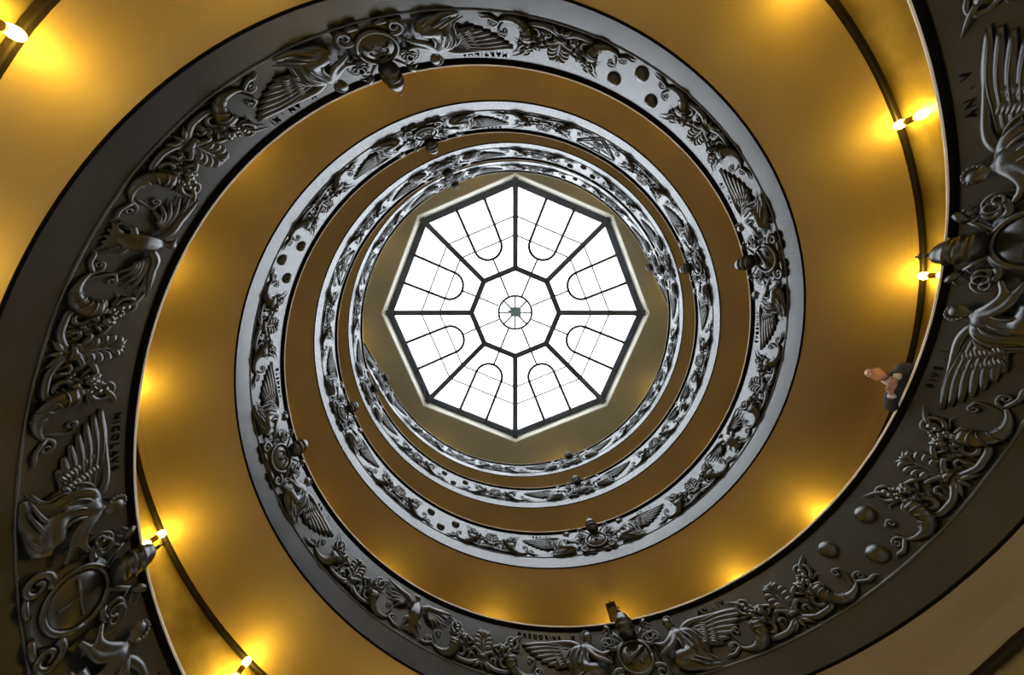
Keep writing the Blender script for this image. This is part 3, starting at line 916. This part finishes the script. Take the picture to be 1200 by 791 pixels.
# head with a face, turned towards the well
m = MB()
blob(m, (0, 0, 0), (.098, .076, .122), 20, 14)
V = m.verts()
V[:, 0] += np.where(V[:, 2] < -.02, (-.02 - V[:, 2]) * .25, 0)
V[:, 1] *= np.where(V[:, 2] < -.03, 1 + (V[:, 2] + .03) * 3.0, 1)
m2 = MB(); m2.add(V, m.F)
tube(m2, catmull([(.085, 0, .02), (.112, 0, -.015), (.118, 0, -.03), (.095, 0, -.038)], 8), [.010, .014, .018, .008], 8)
for s in (-1, 1):
    blob(m2, (-.005, s * .078, -.005), (.022, .012, .034), 8, 6)
    blob(m2, (.082, s * .032, .012), (.014, .015, .010), 8, 6)
tube(m2, [(.092, -.026, -.065), (.099, 0, -.067), (.092, .026, -.065)], [.006, .009, .006], 6)
HM = Matrix.Translation((.80, .15, 1.49)) @ Matrix.Rotation(.10, 4, 'Z') @ Matrix.Rotation(.15, 4, 'Y') @ Matrix.Scale(1.1, 4)
def hx(m): 
    A = np.array(HM); return m.verts() @ A[:3, :3].T + A[:3, 3]
mesh_obj('head', hx(m2), m2.F, M_SKIN, per)
m = MB()
blob(m, (-.030, 0, .012), (.095, .086, .124), 18, 12)
V = m.verts(); keep = V.copy()
cut = (V[:, 0] > .030) & (V[:, 2] < .085)
V[cut, 0] = .030
mm = MB(); mm.add(V, m.F)
mesh_obj('hair', hx(mm), mm.F, M_HAIR, per)
m = MB()
for s in (-1, 1):
    torus(m, (0, 0, 0), .028, .004, 16, 6, .022)
    W = m.V[-1]; m.V[-1] = np.stack([np.full(len(W), .103) + W[:, 2], s * .034 + W[:, 0], .012 + W[:, 1]], 1)
    tube(m, [(.103, s * .06, .016), (.0, s * .082, .016)], [.004], 5)
tube(m, [(.106, -.008, .014), (.106, .008, .014)], [.004], 5)
mesh_obj('glasses', hx(m), m.F, M_BLACK, per)
# suit jacket over the body
jv = [(.02, 0, .86), (.06, 0, 1.12), (.26, -.01, 1.35), (.47, -.02, 1.41), (.60, .02, 1.42),
      (.53, .19, 1.40), (.51, .32, EX + .06), (.64, .16, EX + .05),
      (.63, -.23, 1.40), (.67, -.35, EX + .06), (.715, -.16, EX + .035)]
je = [(0, 1), (1, 2), (2, 3), (3, 4), (3, 5), (5, 6), (6, 7), (3, 8), (8, 9), (9, 10)]
jr = [(.17, .15), (.16, .14), (.18, .14), (.17, .13), (.10, .09), .105, .088, .062, .105, .088, .062]
skin_mesh('jacket', jv, je, jr, M_JACKET, per)
skin_mesh('trousers', [(0, 0, .95), (0, .10, .88), (-.02, .12, .50), (-.06, .13, .10), (0, -.10, .88), (-.02, -.12, .50), (-.06, -.13, .10)],
          [(0, 1), (1, 2), (2, 3), (0, 4), (4, 5), (5, 6)], [.15, .11, .085, .075, .11, .085, .075], M_JACKET, per)
m = MB(); tube(m, [(.62, .03, 1.42), (.71, .085, 1.445)], [.074, .062], 14)
mesh_obj('shirt_collar', m.verts(), m.F, M_SHIRT, per)
for s, e in ((1, (.685, .115, EX + .04)), (-1, (.725, -.115, EX + .03))):
    st = (.645, .155, EX + .045) if s > 0 else (.712, -.155, EX + .033)
    m = MB(); tube(m, [st, e], [.050, .042], 10); mesh_obj('shirt_cuff', m.verts(), m.F, M_SHIRT, per)
    # hand: palm and five fingers closing over the other hand
    m = MB()
    base = np.array(e); dirn = np.array((.045, -s * .085, 0.0)); dirn /= np.linalg.norm(dirn)
    side = np.array((-dirn[1], dirn[0], 0)) * s
    palm = base + dirn * .05
    tube(m, [base - dirn * .01, base + dirn * .04, base + dirn * .085], [.026, .036, .034], 10, .6)
    for j, L in enumerate((.062, .072, .068, .052)):
        o = base + dirn * .08 + side * (-.028 + .0185 * j)
        tube(m, catmull([o, o + dirn * L * .5 + np.array((0, 0, .012)), o + dirn * L * .85 + np.array((0, 0, -.004)), o + dirn * L * .9 + np.array((0, 0, -.026))], 9), [.0095, .009, .0085, .006], 7)
    o = base + dirn * .03 - side * .034
    tube(m, catmull([o, o + dirn * .025 - side * .02, o + dirn * .055 - side * .022], 7), [.012, .011, .007], 7)
    mesh_obj('hand', m.verts(), m.F, M_SKIN, per)
    sh = MB(); tube(sh, catmull([(-.14, s * .13, .055), (-.05, s * .13, .06), (.06, s * .13, .05), (.15, s * .13, .035)], 9), [.035, .05, .05, .03], 10, .9)
    mesh_obj('shoe', sh.verts() , sh.F, M_SHOE, per)
